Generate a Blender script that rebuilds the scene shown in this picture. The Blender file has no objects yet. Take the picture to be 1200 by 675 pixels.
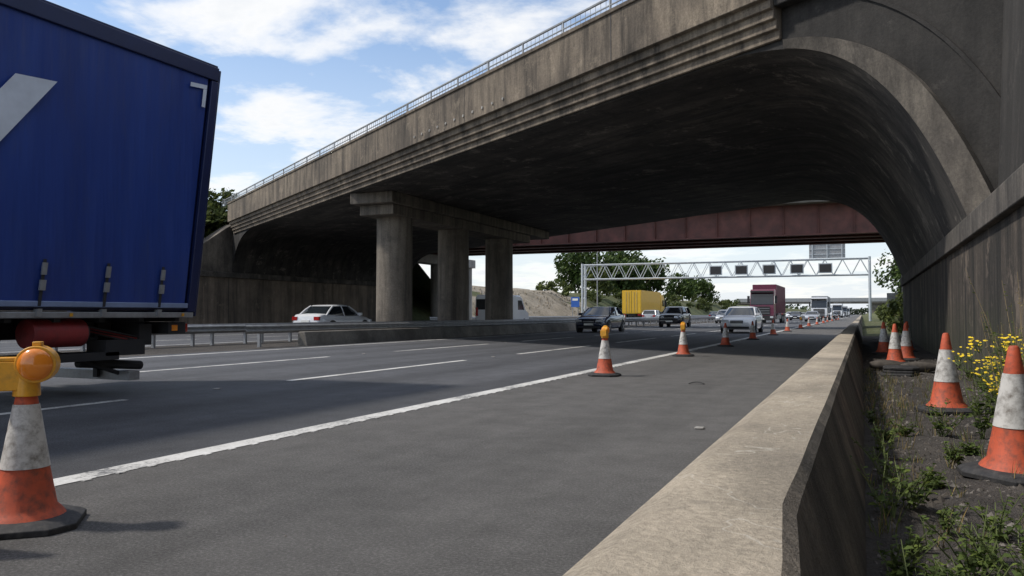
import bpy, bmesh, math, random
from mathutils import Vector, Matrix, noise
random.seed(7)
R=random.random
def U(a,b): return a+(b-a)*R()
sc=bpy.context.scene
sc.view_settings.view_transform='Standard'; sc.view_settings.look='None'; sc.view_settings.exposure=0

# ------------------------------------------------------------ materials
def newmat(name):
    m=bpy.data.materials.new(name); m.use_nodes=True
    nt=m.node_tree; b=nt.nodes['Principled BSDF']
    return m,nt,b
def N(nt,t,**k):
    n=nt.nodes.new(t)
    for a,v in k.items():
        setattr(n,a,v)
    return n
def noise_node(nt,scale,detail=5,rough=.6,mapscale=(1,1,1),rot=(0,0,0)):
    tc=N(nt,'ShaderNodeTexCoord'); mp=N(nt,'ShaderNodeMapping')
    if rot[2]!=0:
        mp.vector_type='TEXTURE'; mp.inputs['Scale'].default_value=[1/q for q in mapscale]
    else: mp.inputs['Scale'].default_value=mapscale
    mp.inputs['Rotation'].default_value=rot
    nt.links.new(tc.outputs['Object'],mp.inputs[0])
    n=N(nt,'ShaderNodeTexNoise'); n.inputs['Scale'].default_value=scale; n.inputs['Detail'].default_value=detail; n.inputs['Roughness'].default_value=rough
    nt.links.new(mp.outputs[0],n.inputs['Vector'])
    return n.outputs['Fac']
def ramp(nt,src,stops):
    r=N(nt,'ShaderNodeValToRGB'); e=r.color_ramp.elements
    while len(e)<len(stops): e.new(.5)
    for i,(p,c) in enumerate(stops):
        e[i].position=p; e[i].color=(c[0],c[1],c[2],1) if hasattr(c,'__len__') else (c,c,c,1)
    nt.links.new(src,r.inputs[0]); return r.outputs['Color']
def mix(nt,fac,a,b,mode='MIX'):
    m=N(nt,'ShaderNodeMix',data_type='RGBA',blend_type=mode)
    for i,s in ((0,fac),(6,a),(7,b)):
        if isinstance(s,bpy.types.NodeSocket): nt.links.new(s,m.inputs[i])
        elif i==0: m.inputs[0].default_value=s
        else: m.inputs[i].default_value=(s[0],s[1],s[2],1)
    return m.outputs[2]
def bump(nt,b,src,strength=.3,dist=.01):
    n=N(nt,'ShaderNodeBump'); n.inputs['Strength'].default_value=strength; n.inputs['Distance'].default_value=dist
    nt.links.new(src,n.inputs['Height']); nt.links.new(n.outputs[0],b.inputs['Normal'])
def plain(name,col,rough=.5,metal=0,coat=0,var=.12,scale=3.0,dirt=None,dirtamt=.3):
    m,nt,b=newmat(name)
    n=noise_node(nt,scale,3)
    c=ramp(nt,n,[(.3,[x*(1-var) for x in col]),(.7,[min(1,x*(1+var)) for x in col])])
    if dirt is not None:
        n2=noise_node(nt,scale*2.3,6,.7)
        f=ramp(nt,n2,[(.45,0),(.75,dirtamt)])
        c=mix(nt,f,c,dirt)
    nt.links.new(c,b.inputs['Base Color'])
    b.inputs['Roughness'].default_value=rough; b.inputs['Metallic'].default_value=metal
    b.inputs['Coat Weight'].default_value=coat
    return m
def concrete(name,light,mid,dark,streak=.6,big=.35,rot=(0,0,0),smap=(1.3,1.3,.1),fine=22,bumps=.35,gbias=0.0,moss=False,crack=False,patch=0):
    m,nt,b=newmat(name)
    n1=noise_node(nt,big,7,.65)
    c=ramp(nt,n1,[(.32,dark),(.5,mid),(.68,light)])
    n2=noise_node(nt,1.6,6,.7,smap,rot)
    f=ramp(nt,n2,[(.42+gbias,0),(.66+gbias,streak)])
    c=mix(nt,f,c,[x*.45 for x in dark])
    n4=noise_node(nt,2.3,5,.75,smap,rot)
    f4=ramp(nt,n4,[(.6,0),(.74,streak*.55)])
    c=mix(nt,f4,c,[min(1,x*1.25) for x in light])
    n3=noise_node(nt,fine,5,.75)
    f3=ramp(nt,n3,[(.3,.62),(.7,1.15)])
    c=mix(nt,1.0,c,f3,'MULTIPLY')
    if patch:
        n6=noise_node(nt,1.1,8,.8,(1,1,1))
        f6=ramp(nt,n6,[(.56,0),(.62,patch)])
        c=mix(nt,f6,c,[x*2.0 for x in light])
        f8=ramp(nt,n6,[(.38,patch*1.6),(.46,0)])
        c=mix(nt,f8,c,[x*.5 for x in dark])
    if crack:
        n5=noise_node(nt,1.3,4,.6)
        f5=ramp(nt,n5,[(.496,0),(.5,.5),(.504,0)])
        c=mix(nt,f5,c,(.62,.58,.5))
        n7=noise_node(nt,7,6,.8)
        c=mix(nt,ramp(nt,n7,[(.56,0),(.70,.6)]),c,(.17,.15,.12))
    if moss:
        tc=N(nt,'ShaderNodeTexCoord'); sx=N(nt,'ShaderNodeSeparateXYZ'); nt.links.new(tc.outputs['Object'],sx.inputs[0])
        mr=N(nt,'ShaderNodeMapRange'); mr.inputs[1].default_value=1.3; mr.inputs[2].default_value=.1; nt.links.new(sx.outputs[2],mr.inputs[0])
        ml=N(nt,'ShaderNodeMath',operation='MULTIPLY'); nt.links.new(mr.outputs[0],ml.inputs[0]); nt.links.new(ramp(nt,n4,[(.35,0),(.6,.9)]),ml.inputs[1])
        c=mix(nt,ml.outputs[0],c,(.045,.054,.022))
    nt.links.new(c,b.inputs['Base Color']); b.inputs['Roughness'].default_value=.9
    bump(nt,b,n3,bumps,.02)
    return m
M={}
M['fascia']=concrete('fascia_concrete',(.29,.235,.172),(.19,.153,.115),(.085,.07,.055),.9,.35,(0,0,0),(1.7,1.7,.22),22,.4,.0,patch=.18)
M['ring']=concrete('arch_ring_concrete',(.24,.21,.168),(.17,.147,.12),(.085,.075,.065),.7,.6,(0,0,0),(1.3,1.3,.3),patch=.15)
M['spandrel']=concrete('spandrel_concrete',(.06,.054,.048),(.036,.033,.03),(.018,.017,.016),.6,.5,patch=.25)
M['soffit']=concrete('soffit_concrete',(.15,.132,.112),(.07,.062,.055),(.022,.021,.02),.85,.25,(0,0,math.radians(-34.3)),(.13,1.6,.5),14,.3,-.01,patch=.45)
M['column']=concrete('column_concrete',(.32,.275,.218),(.23,.196,.158),(.12,.106,.09),.75,.4,(0,0,0),(1.8,1.8,.12),patch=.1)
M['abut']=concrete('abutment_concrete',(.19,.148,.115),(.10,.08,.063),(.03,.028,.024),1.0,.3,(0,0,0),(2.0,2.0,.12),16,.5,-.05,True,patch=.28)
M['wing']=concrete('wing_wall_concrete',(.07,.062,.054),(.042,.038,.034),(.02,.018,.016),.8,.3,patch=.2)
M['abutL']=concrete('left_abutment_concrete',(.34,.27,.205),(.24,.19,.147),(.12,.1,.08),.8,.3,(0,0,0),(1.2,1.2,.1),patch=.15)
M['ledge']=concrete('ledge_concrete',(.18,.157,.133),(.105,.094,.082),(.042,.038,.034),.7,.8,(0,0,0),(2.5,2.5,.3),patch=.2)
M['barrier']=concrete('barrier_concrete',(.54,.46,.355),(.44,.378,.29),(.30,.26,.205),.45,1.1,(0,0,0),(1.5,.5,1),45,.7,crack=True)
M['barrier_shaded_side']=concrete('barrier_shaded_side_concrete',(.32,.268,.208),(.20,.173,.137),(.095,.085,.07),.85,.9,(0,0,0),(1,1.2,.25),35,.9,patch=.15)  # verge-side face: its shade is painted in as darker concrete than the top
M['palecon']=concrete('pale_concrete',(.48,.46,.42),(.40,.38,.35),(.3,.29,.26),.3,.4)
M['median']=concrete('median_concrete',(.28,.255,.215),(.20,.185,.16),(.12,.11,.095),.6,.5,(0,0,0),(.5,.5,.5))
M['redsteel']=plain('red_painted_steel',(.16,.06,.048),.6,var=.35,scale=.8,dirt=(.06,.035,.03),dirtamt=.7)
M['galv']=plain('galvanised_steel',(.36,.37,.38),.5,.5,var=.15,dirt=(.16,.13,.10),dirtamt=.5)
M['gantry']=plain('gantry_painted_steel',(.50,.54,.57),.5,.1)
M['dark']=plain('dark_matt_metal',(.03,.03,.032),.7)
M['black']=plain('black_rubber',(.022,.022,.023),.75,var=.3,scale=12,dirt=(.12,.11,.10),dirtamt=.5)
M['glass']=plain('vehicle_glass',(.02,.025,.03),.08,0,.5)
M['rim']=plain('alloy_rim',(.45,.46,.47),.35,.7)
M['white']=plain('white_vehicle_paint',(.75,.76,.78),.3,0,.6,.03)
M['navy']=plain('navy_vehicle_paint',(.015,.025,.055),.25,.2,.8,.05)
M['darkp']=plain('black_vehicle_paint',(.02,.02,.024),.25,.2,.8)
M['silver']=plain('silver_vehicle_paint',(.42,.43,.45),.3,.4,.6)
M['red']=plain('red_vehicle_paint',(.30,.02,.02),.3,.0,.6)
M['maroon']=plain('maroon_lorry_paint',(.15,.03,.06),.45,0,.2)
M['yellow']=plain('yellow_lorry_paint',(.75,.45,.03),.5,0,.1,.06)
M['plate']=plain('number_plate',(.8,.8,.75),.5)
M['lens']=plain('headlamp_lens',(.75,.78,.8),.12,.2,.8)
M['redlens']=plain('tail_lamp_lens',(.4,.012,.01),.25,0,.6)
M['conered']=plain('cone_orange_red',(.50,.085,.032),.65,0,0,.2,8,dirt=(.09,.05,.035),dirtamt=1)
M['conewhite']=plain('cone_white_sleeve',(.60,.58,.54),.55,0,0,.1,7,dirt=(.13,.105,.08),dirtamt=1)
M['lampyellow']=plain('hazard_lamp_yellow',(.80,.38,.02),.45,0,.2,.1,8,dirt=(.25,.13,.04),dirtamt=.5)
M['lampamber']=plain('hazard_lamp_amber_lens',(.85,.25,.015),.18,0,.8,.06)
M['bluesign']=plain('blue_sign',(.03,.12,.45),.5)
M['soil']=plain('soil',(.07,.06,.05),.95,var=.4,scale=8)
M['stone']=plain('verge_stone',(.14,.125,.11),.9,var=.5,scale=20)
M['trunk']=plain('bark',(.09,.065,.045),.9,var=.3)
M['drystem']=plain('dry_stem',(.26,.20,.11),.8,var=.3)
M['stem']=plain('green_stem',(.11,.14,.04),.7,var=.2)
M['flower']=plain('ragwort_flower',(.85,.60,.02),.6,var=.15)
def leafmat(name,c,tr=.25):
    m,nt,b=newmat(name)
    oi=N(nt,'ShaderNodeNewGeometry')
    col=ramp(nt,oi.outputs['Random Per Island'],[(0,[x*.5 for x in c]),(.5,c),(1,(c[0]*1.8,c[1]*1.55,c[2]*1.2))])
    nt.links.new(col,b.inputs['Base Color']); b.inputs['Roughness'].default_value=.65
    b.inputs['Specular IOR Level'].default_value=.25
    t=N(nt,'ShaderNodeBsdfTranslucent'); nt.links.new(col,t.inputs[0])
    ms=N(nt,'ShaderNodeMixShader'); ms.inputs[0].default_value=tr
    nt.links.new(b.outputs[0],ms.inputs[1]); nt.links.new(t.outputs[0],ms.inputs[2])
    nt.links.new(ms.outputs[0],nt.nodes['Material Output'].inputs[0])
    return m
M['leaf']=leafmat('tree_leaves',(.05,.085,.022))
M['leaf2']=leafmat('shrub_leaves',(.075,.10,.03))
M['weed']=leafmat('weed_leaves',(.095,.14,.035),.35)
M['dryleaf']=leafmat('dry_grass',(.24,.20,.10),.3)
M['farleaf']=leafmat('distant_foliage',(.06,.085,.05))

def asphalt(name,base,tint,blot=.25,tracks=True):
    m,nt,b=newmat(name)
    n1=noise_node(nt,60,5,.9)
    c=ramp(nt,n1,[(.34,[x*.35 for x in base]),(.52,base),(.70,[x*2.7 for x in base])])
    n2=noise_node(nt,.5,5,.6,(1,.12,1))
    f=ramp(nt,n2,[(.35,0),(.7,blot)])
    c=mix(nt,f,c,tint)
    if tracks:
        tc=N(nt,'ShaderNodeTexCoord'); sx=N(nt,'ShaderNodeSeparateXYZ'); nt.links.new(tc.outputs['Object'],sx.inputs[0])
        a=N(nt,'ShaderNodeMath',operation='MULTIPLY'); a.inputs[1].default_value=2*math.pi/1.83
        nt.links.new(sx.outputs[0],a.inputs[0])
        s=N(nt,'ShaderNodeMath',operation='SINE'); nt.links.new(a.outputs[0],s.inputs[0])
        ff=ramp(nt,s.outputs[0],[(0,1.12),(1,.84)])
        c=mix(nt,1.0,c,ff,'MULTIPLY')
    n5=noise_node(nt,2.2,7,.78)
    c=mix(nt,1.0,c,ramp(nt,n5,[(.3,.74),(.7,1.2)]),'MULTIPLY')
    n6=noise_node(nt,1.2,6,.7,(1,.08,1))
    c=mix(nt,1.0,c,ramp(nt,n6,[(.34,.82),(.5,1.0),(.68,1.14)]),'MULTIPLY')
    nt.links.new(c,b.inputs['Base Color']); b.inputs['Roughness'].default_value=.82
    b.inputs['Specular IOR Level'].default_value=.35
    bump(nt,b,n1,.9,.012)
    return m
M['lane']=asphalt('lane_asphalt',(.088,.090,.097),(.065,.067,.073),.5)
M['shoulder']=asphalt('hard_shoulder_asphalt',(.114,.110,.105),(.138,.132,.124),.5,False)
def paint():
    m,nt,b=newmat('road_paint')
    n=noise_node(nt,28,7,.75); n2=noise_node(nt,1.5,5,.6)
    s=N(nt,'ShaderNodeMath',operation='ADD'); nt.links.new(n,s.inputs[0]); nt.links.new(n2,s.inputs[1])
    m2=N(nt,'ShaderNodeMath',operation='MULTIPLY'); m2.inputs[1].default_value=.5
    nt.links.new(s.outputs[0],m2.inputs[0])
    f=ramp(nt,m2.outputs[0],[(.41,(.15,.15,.15)),(.48,(.54,.53,.50)),(.62,(.70,.69,.66))])
    nt.links.new(f,b.inputs['Base Color']); b.inputs['Roughness'].default_value=.7
    return m
M['paint']=paint()
def grassmat(name,a,bc,c3):
    m,nt,b=newmat(name)
    n=noise_node(nt,.25,8,.7); n2=noise_node(nt,3,7,.8)
    c=ramp(nt,n,[(.35,a),(.52,bc),(.68,c3)])
    c=mix(nt,1.0,c,ramp(nt,n2,[(.3,.5),(.7,1.35)]),'MULTIPLY')
    nt.links.new(c,b.inputs['Base Color']); b.inputs['Roughness'].default_value=.95
    bump(nt,b,n2,.8,.3); return m
M['grass']=grassmat('grass_ground',(.06,.085,.028),(.10,.11,.04),(.19,.16,.08))
M['earth']=grassmat('bare_earth',(.20,.17,.12),(.33,.28,.21),(.42,.37,.30))
M['field']=grassmat('field',(.06,.085,.03),(.09,.105,.04),(.12,.12,.05))
M['gravel']=grassmat('dark_gravel',(.05,.044,.039),(.085,.074,.064),(.12,.106,.09))
def curtain():
    m,nt,b=newmat('blue_curtain_fabric')
    n=noise_node(nt,1.2,5,.6,(1,2.2,.35))
    c=ramp(nt,n,[(.3,(.012,.036,.20)),(.7,(.020,.058,.28))])
    n3=noise_node(nt,2.0,7,.75,(1,1.5,.5))
    c=mix(nt,ramp(nt,n3,[(.5,0),(.8,.35)]),c,(.06,.08,.16))
    nt.links.new(c,b.inputs['Base Color']); b.inputs['Roughness'].default_value=.42
    n2=noise_node(nt,1.4,3,.5,(1,2.6,.25)); bump(nt,b,n2,.5,.12)
    return m
M['curtain']=curtain()
M['bluemetal']=plain('dark_blue_metal',(.010,.018,.075),.4)
M['logo']=plain('white_logo_print',(.68,.72,.78),.5)
M['greyblue']=plain('side_rail_grey_blue',(.25,.32,.5),.4,.2)
M['redbox']=plain('red_tool_tube',(.30,.035,.035),.5,dirt=(.06,.03,.03),dirtamt=.7)

# ------------------------------------------------------------ builder
class B:
    def __init__(s): s.v=[];s.f=[];s.m=[];s.mats=[]
    def mi(s,k):
        if k not in s.mats: s.mats.append(k)
        return s.mats.index(k)
    def face(s,pts,k):
        o=len(s.v); s.v+= [tuple(p) for p in pts]; s.f.append(tuple(range(o,o+len(pts)))); s.m.append(s.mi(k))
    def raw(s,vs,fs,k):
        o=len(s.v); s.v+=[tuple(p) for p in vs]
        i=s.mi(k)
        for f in fs: s.f.append(tuple(o+a for a in f)); s.m.append(i)
    def box(s,x0,x1,y0,y1,z0,z1,k):
        vs=[(x,y,z) for z in(z0,z1) for y in(y0,y1) for x in(x0,x1)]
        s.raw(vs,[(0,2,3,1),(4,5,7,6),(0,1,5,4),(2,6,7,3),(0,4,6,2),(1,3,7,5)],k)
    def prism(s,poly,vec,k):
        n=len(poly); v=Vector(vec)
        vs=[Vector(p) for p in poly]+[Vector(p)+v for p in poly]
        fs=[tuple(range(n)),tuple(range(2*n-1,n-1,-1))]+[(i,i+n,(i+1)%n+n,(i+1)%n) for i in range(n)]
        s.raw(vs,fs,k)
    def loft(s,rings,k,caps=True,closed=True):
        n=len(rings[0]); vs=[p for r in rings for p in r]; fs=[]
        for j in range(len(rings)-1):
            for i in range(n if closed else n-1):
                a=j*n+i;b=j*n+(i+1)%n; fs.append((a,b,b+n,a+n))
        if caps: fs.append(tuple(range(n-1,-1,-1))); fs.append(tuple(range((len(rings)-1)*n,len(rings)*n)))
        s.raw(vs,fs,k)
    def cyl(s,p0,p1,r0,r1=None,n=12,k='dark',caps=True):
        if r1 is None: r1=r0
        p0=Vector(p0);p1=Vector(p1);d=(p1-p0).normalized()
        a=d.orthogonal().normalized(); b=d.cross(a)
        rings=[]
        for p,r in((p0,r0),(p1,r1)):
            rings.append([p+(a*math.cos(t)+b*math.sin(t))*r for t in [2*math.pi*i/n for i in range(n)]])
        s.loft(rings,k,caps)
    def obj(s,name,bevel=0,smooth=35,loc=(0,0,0),rz=0,recalc=True,parent=None):
        me=bpy.data.meshes.new(name); me.from_pydata(s.v,[],s.f)
        for k in s.mats: me.materials.append(M[k])
        me.polygons.foreach_set('material_index',s.m)
        if recalc:
            bm=bmesh.new(); bm.from_mesh(me); bmesh.ops.recalc_face_normals(bm,faces=bm.faces); bm.to_mesh(me); bm.free()
        if smooth:
            me.shade_smooth(); me.set_sharp_from_angle(angle=math.radians(smooth))
        o=bpy.data.objects.new(name,me); sc.collection.objects.link(o)
        o.location=loc; o.rotation_euler=(0,0,rz)
        if parent: o.parent=parent
        if bevel:
            md=o.modifiers.new('bevel','BEVEL'); md.width=bevel; md.segments=2; md.limit_method='ANGLE'; md.angle_limit=math.radians(40)
        return o

# ------------------------------------------------------------ ground + road
b=B(); b.face([(-2500,-300,-.06),(2500,-300,-.06),(2500,4000,-.06),(-2500,4000,-.06)],'field'); b.obj('ground',smooth=0)
b=B()
def strip(b,x0,x1,y0,y1,z,k): b.face([(x0,y0,z),(x1,y0,z),(x1,y1,z),(x0,y1,z)],k)
strip(b,-16.3,-4.45,-40,1500,0,'lane'); strip(b,-4.45,-.25,-40,1500,0,'shoulder')
strip(b,-20.6,-16.3,-40,1500,0,'gravel'); strip(b,-32.3,-20.6,-40,1500,0,'lane'); strip(b,-35.9,-32.3,-40,1500,0,'shoulder')
b.obj('motorway_road',smooth=0)
b=B()
strip(b,-4.63,-4.43,-40,900,.004,'paint')
strip(b,-15.72,-15.55,-40,900,.004,'paint')
strip(b,-21.2,-21.05,-40,900,.004,'paint'); strip(b,-32.4,-32.2,-40,900,.004,'paint')
for x in(-8.12,-11.8,-24.9,-28.6):
    for i in range(-4,90):
        y0=10+9*i
        strip(b,x-.07,x+.07,y0,y0+6,.004,'paint')
b.obj('road_markings',smooth=0)
b=B()
y=1.0
while y<40:
    b.box(-4.425,-4.395,y,y+.06,.001,.007,'paint'); y+=.25
b.obj('edge_line_ribs',smooth=0)
b=B()
for i in range(-1,14):
    for x in(-8.12,-11.8):
        yy=17.5+9*i
        b.box(x-.04,x+.04,yy-.04,yy+.04,.002,.015,'palecon')
for x,yy in((-4.25,13.2),(-4.25,22.2),(-4.25,31.2),(-1.35,7.3),(-4.25,40)):
    b.box(x-.04,x+.04,yy-.04,yy+.04,.002,.018,'palecon')
b.obj('road_studs',bevel=.006)
b=B()
for i in range(420):
    x=-.66-abs(random.gauss(0,.14)) if R()<.85 else U(-4.2,-.6); yy=U(1.5,30); s=U(.003,.010)
    b.raw([(x-s,yy,.001),(x,yy-s,.001),(x+s,yy,.001),(x,yy+s,.001),(x,yy,s)],[(0,1,4),(1,2,4),(2,3,4),(3,0,4)],'stone')
b.obj('road_grit',smooth=0)
b=B()
rr=[]
for q in range(7):
    t=q/6; rr.append([(-2.35+.22*t,11.9+.05*math.sin(3*t)+dy,.004+.02*math.sin(math.pi*t)+dz) for dy,dz in((-.03,0),(.03,0),(.025,.012),(-.025,.012))])
b.loft(rr,'black'); b.obj('tyre_fragment')

# ------------------------------------------------------------ concrete edge barrier (near right)
b=B()
def bar_prof(y,dx=0.0):
    zt=.60
    return [(-.62,y,-.05),(-.62,y,.06),(-.525,y,zt-.12),(-.495,y,zt-.035),(-.425,y,zt),(-.17+dx,y,zt),(-.142+dx,y,zt-.025),(.0+dx*.5,y,.10),(.02,y,-.05)]
ys=[-3,-1]+[0+.15*i for i in range(13)]+[1.88,1.93]+[2.1+.2*i for i in range(60)]+[14.5+1.0*i for i in range(20)]+[36+3*i for i in range(95)]
rings=[]
for y in ys:
    dx=.045*max(0,min(1,(1.93-y)/.55))
    rg=[]
    for q,p in enumerate(bar_prof(y,dx)):
        w=noise.fractal(Vector((q*1.7,y*1.6,3.3)),1,2,4)*.004; w2=noise.noise(Vector((5,y*.4,1.3)))*.004
        rg.append((p[0]+w*(.8 if p[2]>.3 else 0),p[1],p[2]+w*.4+w2))
    rings.append(rg)
n=9; vs=[p for r in rings for p in r]; top=[];side=[]
for j in range(len(rings)-1):
    for i in range(n):
        a=j*n+i;c=j*n+(i+1)%n
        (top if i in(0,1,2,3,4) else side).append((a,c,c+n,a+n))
b.raw(vs,top,'barrier'); b.mi('barrier_shaded_side')
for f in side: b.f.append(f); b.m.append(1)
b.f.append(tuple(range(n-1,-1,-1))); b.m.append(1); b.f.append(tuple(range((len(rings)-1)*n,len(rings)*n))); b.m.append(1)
ob=b.obj('concrete_barrier',smooth=28)

# verge
def gz(x,y): return .085+.035*noise.fractal(Vector((x*3,y*3,0)),1,2,4)+(.05*(x/1.5)**2)
b=B(); nx,ny=26,260
vs=[];fs=[]
for j in range(ny+1):
    for i in range(nx+1):
        x=-.01+1.5*i/nx; y=-3+.155*j
        vs.append((x,y,gz(x,y)))
for j in range(ny):
    for i in range(nx):
        a=j*(nx+1)+i; fs.append((a,a+1,a+nx+2,a+nx+1))
b.raw(vs,fs,'gravel'); b.obj('verge_gravel',smooth=60)
b=B()
for i in range(7000):
    y=2.2+ (R()**1.7)*16; x=U(.03,1.42); s=U(.006,.018) if R()<.93 else U(.02,.035)
    z=gz(x,y)-.003
    p=[(x+U(.6,1.2)*s*math.cos(t),y+U(.6,1.2)*s*math.sin(t),z) for t in(0,1.3,2.6,3.9,5.1)]+[(x+U(-.4,.4)*s,y+U(-.4,.4)*s,z+s*U(.5,1.1))]
    b.raw(p,[(k,(k+1)%5,5) for k in range(5)],random.choice(['stone','soil','soil']))
b.obj('loose_gravel',smooth=0)

# ------------------------------------------------------------ main concrete overbridge
KN,KF,SL=14.14,35.15,.682
def nearY(x): return KN-SL*x
def farY(x): return KF-SL*x
NO=Vector((-.5635,-.826,0))
prof=[]
ZS=5.93
for i in range(13):
    t=math.pi/2*i/12
    prof.append((-31.8-3.7*math.cos(t),3.6+(ZS-3.6)*math.sin(t)))
mid=[-28,-24,-20,-16,-12,-8,-5]
prof+=[(x,ZS) for x in mid]
rp=[]
bz=[(-2.5,5.93),(-.3,5.93),(.62,4.85),(1.45,2.4)]
for i in range(23):
    t=i/22; q=[(1-t)**3,3*(1-t)**2*t,3*(1-t)*t*t,t**3]
    rp.append((sum(a*p[0] for a,p in zip(q,bz)),sum(a*p[1] for a,p in zip(q,bz))))
prof+=rp
bridge=bpy.data.objects.new('concrete_overbridge',None); sc.collection.objects.link(bridge)
b=B(); k=10; vs=[];fs=[]
for (x,z) in prof:
    for j in range(k+1): vs.append((x,nearY(x)+(farY(x)-nearY(x))*j/k,z))
for i in range(len(prof)-1):
    for j in range(k):
        a=i*(k+1)+j; fs.append((a,a+1,a+k+2,a+k+1))
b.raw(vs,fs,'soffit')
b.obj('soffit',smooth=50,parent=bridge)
# construction joint ribs across the soffit, parallel to the fascia
b=B()
for t in(.16,.36,.57,.78):
    for (xa,za),(xb,zb) in zip(prof[:-1],prof[1:]):
        ya=nearY(xa)+21.01*t; yb=nearY(xb)+21.01*t
        b.face([(xa,ya,za-.006),(xa,ya+.05,za-.006),(xb,yb+.05,zb-.006),(xb,yb,zb-.006)],'dark')
b.obj('soffit_joints',smooth=0,parent=bridge)
b=B()
for (xa,za),(xb,zb) in zip(prof[:-1],prof[1:]):
    for Yf in(nearY,farY):
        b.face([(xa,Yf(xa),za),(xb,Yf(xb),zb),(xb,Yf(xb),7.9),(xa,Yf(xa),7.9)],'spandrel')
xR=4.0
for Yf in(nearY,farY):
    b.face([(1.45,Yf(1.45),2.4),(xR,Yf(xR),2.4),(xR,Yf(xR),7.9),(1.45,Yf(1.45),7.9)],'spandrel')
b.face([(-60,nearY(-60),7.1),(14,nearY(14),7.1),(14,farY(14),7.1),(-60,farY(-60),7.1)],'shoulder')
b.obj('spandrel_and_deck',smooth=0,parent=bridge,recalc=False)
def sk(x,off,z,Yf=nearY,sg=1): 
    p=Vector((x,Yf(x),z)); return p+NO*off*sg
cs=[(.004,5.955),(.07,5.955),(.07,6.12),(.15,6.13),(.15,6.29),(.23,6.30),(.23,6.46),(.31,6.47),(.31,6.63),(.42,6.64),(.42,7.72),(.46,7.72),(.46,7.82),(.05,7.82),(.05,7.3),(.004,7.3)]
b=B()
b.loft([[sk(-1.25,o,z) for o,z in cs],[sk(-35.2,o,z) for o,z in cs]],'fascia')
b.loft([[sk(-1.25,o,z,farY,-1) for o,z in cs],[sk(-35.2,o,z,farY,-1) for o,z in cs]],'fascia')
b.obj('fascia_parapet',bevel=.014,parent=bridge)
b=B()
cs2=[(.004,6.5),(.25,6.5),(.25,7.82),(.004,7.82)]
b.loft([[sk(4,o,z) for o,z in cs2],[sk(-1.24,o,z) for o,z in cs2]],'spandrel')
b.obj('parapet_end',bevel=.02,parent=bridge)
b=B()
for i in range(6):
    x=-4.8-5.6*i
    p=[sk(x,.422,6.66),sk(x-.018,.422,6.66),sk(x-.018,.422,7.71),sk(x,.422,7.71)]
    b.prism(p,NO*.004,'dark')
b.obj('expansion_joints',smooth=0,parent=bridge)
b=B()
for i in range(11):
    x=-8.6-.46*i
    c=sk(x,.42,6.86); b.cyl(c,c+NO*.03,.04,n=8,k='palecon')
b.obj('weep_holes',parent=bridge)
def ringpts(w0f,w1f,o0,o1,xmin):
    rr=[]
    for i,(x,z) in enumerate(rp):
        if x<xmin: continue
        j=min(i+1,len(rp)-1); h=max(i-1,0)
        tx=rp[j][0]-rp[h][0]; tz=rp[j][1]-rp[h][1]; l=math.hypot(tx,tz); nx_,nz_=-tz/l,tx/l
        u=(x-xmin)/(1.45-xmin); w0=w0f(u); w1=w1f(u)
        rr.append([sk(x+nx_*w0,.003,z+nz_*w0),sk(x+nx_*w0,o0,z+nz_*w0),sk(x+nx_*w1,o1,z+nz_*w1),sk(x+nx_*w1,.003,z+nz_*w1)])
    return rr
b=B(); b.loft(ringpts(lambda u:.0,lambda u:.12+.26*min(1,u*1.5),.07,.15,-1.3),'ring'); b.obj('arch_ring',smooth=40,parent=bridge)
b=B(); b.loft(ringpts(lambda u:.9,lambda u:.95,.04,.04,-1.0),'spandrel'); b.obj('ring_drip',smooth=0,parent=bridge)
b=B()
for z,r in((8.2,.035),(8.02,.02)):
    b.cyl(sk(4,.25,z),sk(-46,.25,z),r,n=6,k='galv')
x=4.0
while x>-46:
    b.cyl(sk(x,.25,7.8),sk(x,.25,8.2),.028,n=6,k='galv'); x-=1.5
x=4.0
while x>-46:
    b.cyl(sk(x,.25,7.82),sk(x,.25,8.2),.007,n=4,k='galv',caps=False); x-=.16
b.obj('parapet_railing',smooth=0,parent=bridge)
XC=-18.0
b=B()
for yc in(28.9,34.2,39.5):
    n=32
    rings=[]
    for z,r in((-.05,.76),(2,.75),(4.98,.74),(5.05,.74)):
        rings.append([(XC+r*math.cos(2*math.pi*i/n),yc+r*math.sin(2*math.pi*i/n),z) for i in range(n)])
    b.loft(rings,'column')
b.obj('columns',smooth=40,parent=bridge)
b=B()
def bar(x0,x1,y0,y1,z0,z1): b.box(x0,x1,y0,y1,z0,z1,'column')
bar(XC-.8,XC+.8,27.5,42.0,5.052,5.47)
bar(XC-1.0,XC+1.0,27.1,44.5,5.472,5.926)
b.obj('crosshead',bevel=.03,parent=bridge)
b=B()
XW=1.45
b.box(XW,2.6,-6,34.3,-.05,2.09,'abut')
b.obj('abutment_wall',smooth=0,parent=bridge)
b=B()
b.prism([(XW-.09,-6,2.092),(XW-.09,-6,2.40),(XW-.0,-6,2.47),(2.6,-6,2.47),(2.6,-6,2.092)],(0,40.3,0),'ledge')
b.obj('abutment_ledge',bevel=.015,parent=bridge)
b=B()
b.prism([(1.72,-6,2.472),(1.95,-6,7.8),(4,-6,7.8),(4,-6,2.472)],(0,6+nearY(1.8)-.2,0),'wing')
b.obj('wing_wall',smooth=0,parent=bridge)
b=B()
for y in(4.0,9.0,14.0,19,24,29):
    b.box(XW-.003,XW+.01,y-.012,y+.012,.05,2.09,'dark')
b.obj('wall_joints',smooth=0,parent=bridge)
b=B()
XL=-35.5
b.box(XL-1.2,XL+.0,14,farY(XL)-.05,-.05,3.25,'abutL')
b.box(XL-1.2,XL+.14,14,farY(XL)-.05,3.252,3.58,'ledge')
b.obj('left_abutment_wall',bevel=.02,parent=bridge)
b=B()
yn=nearY(-35.6)
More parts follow.
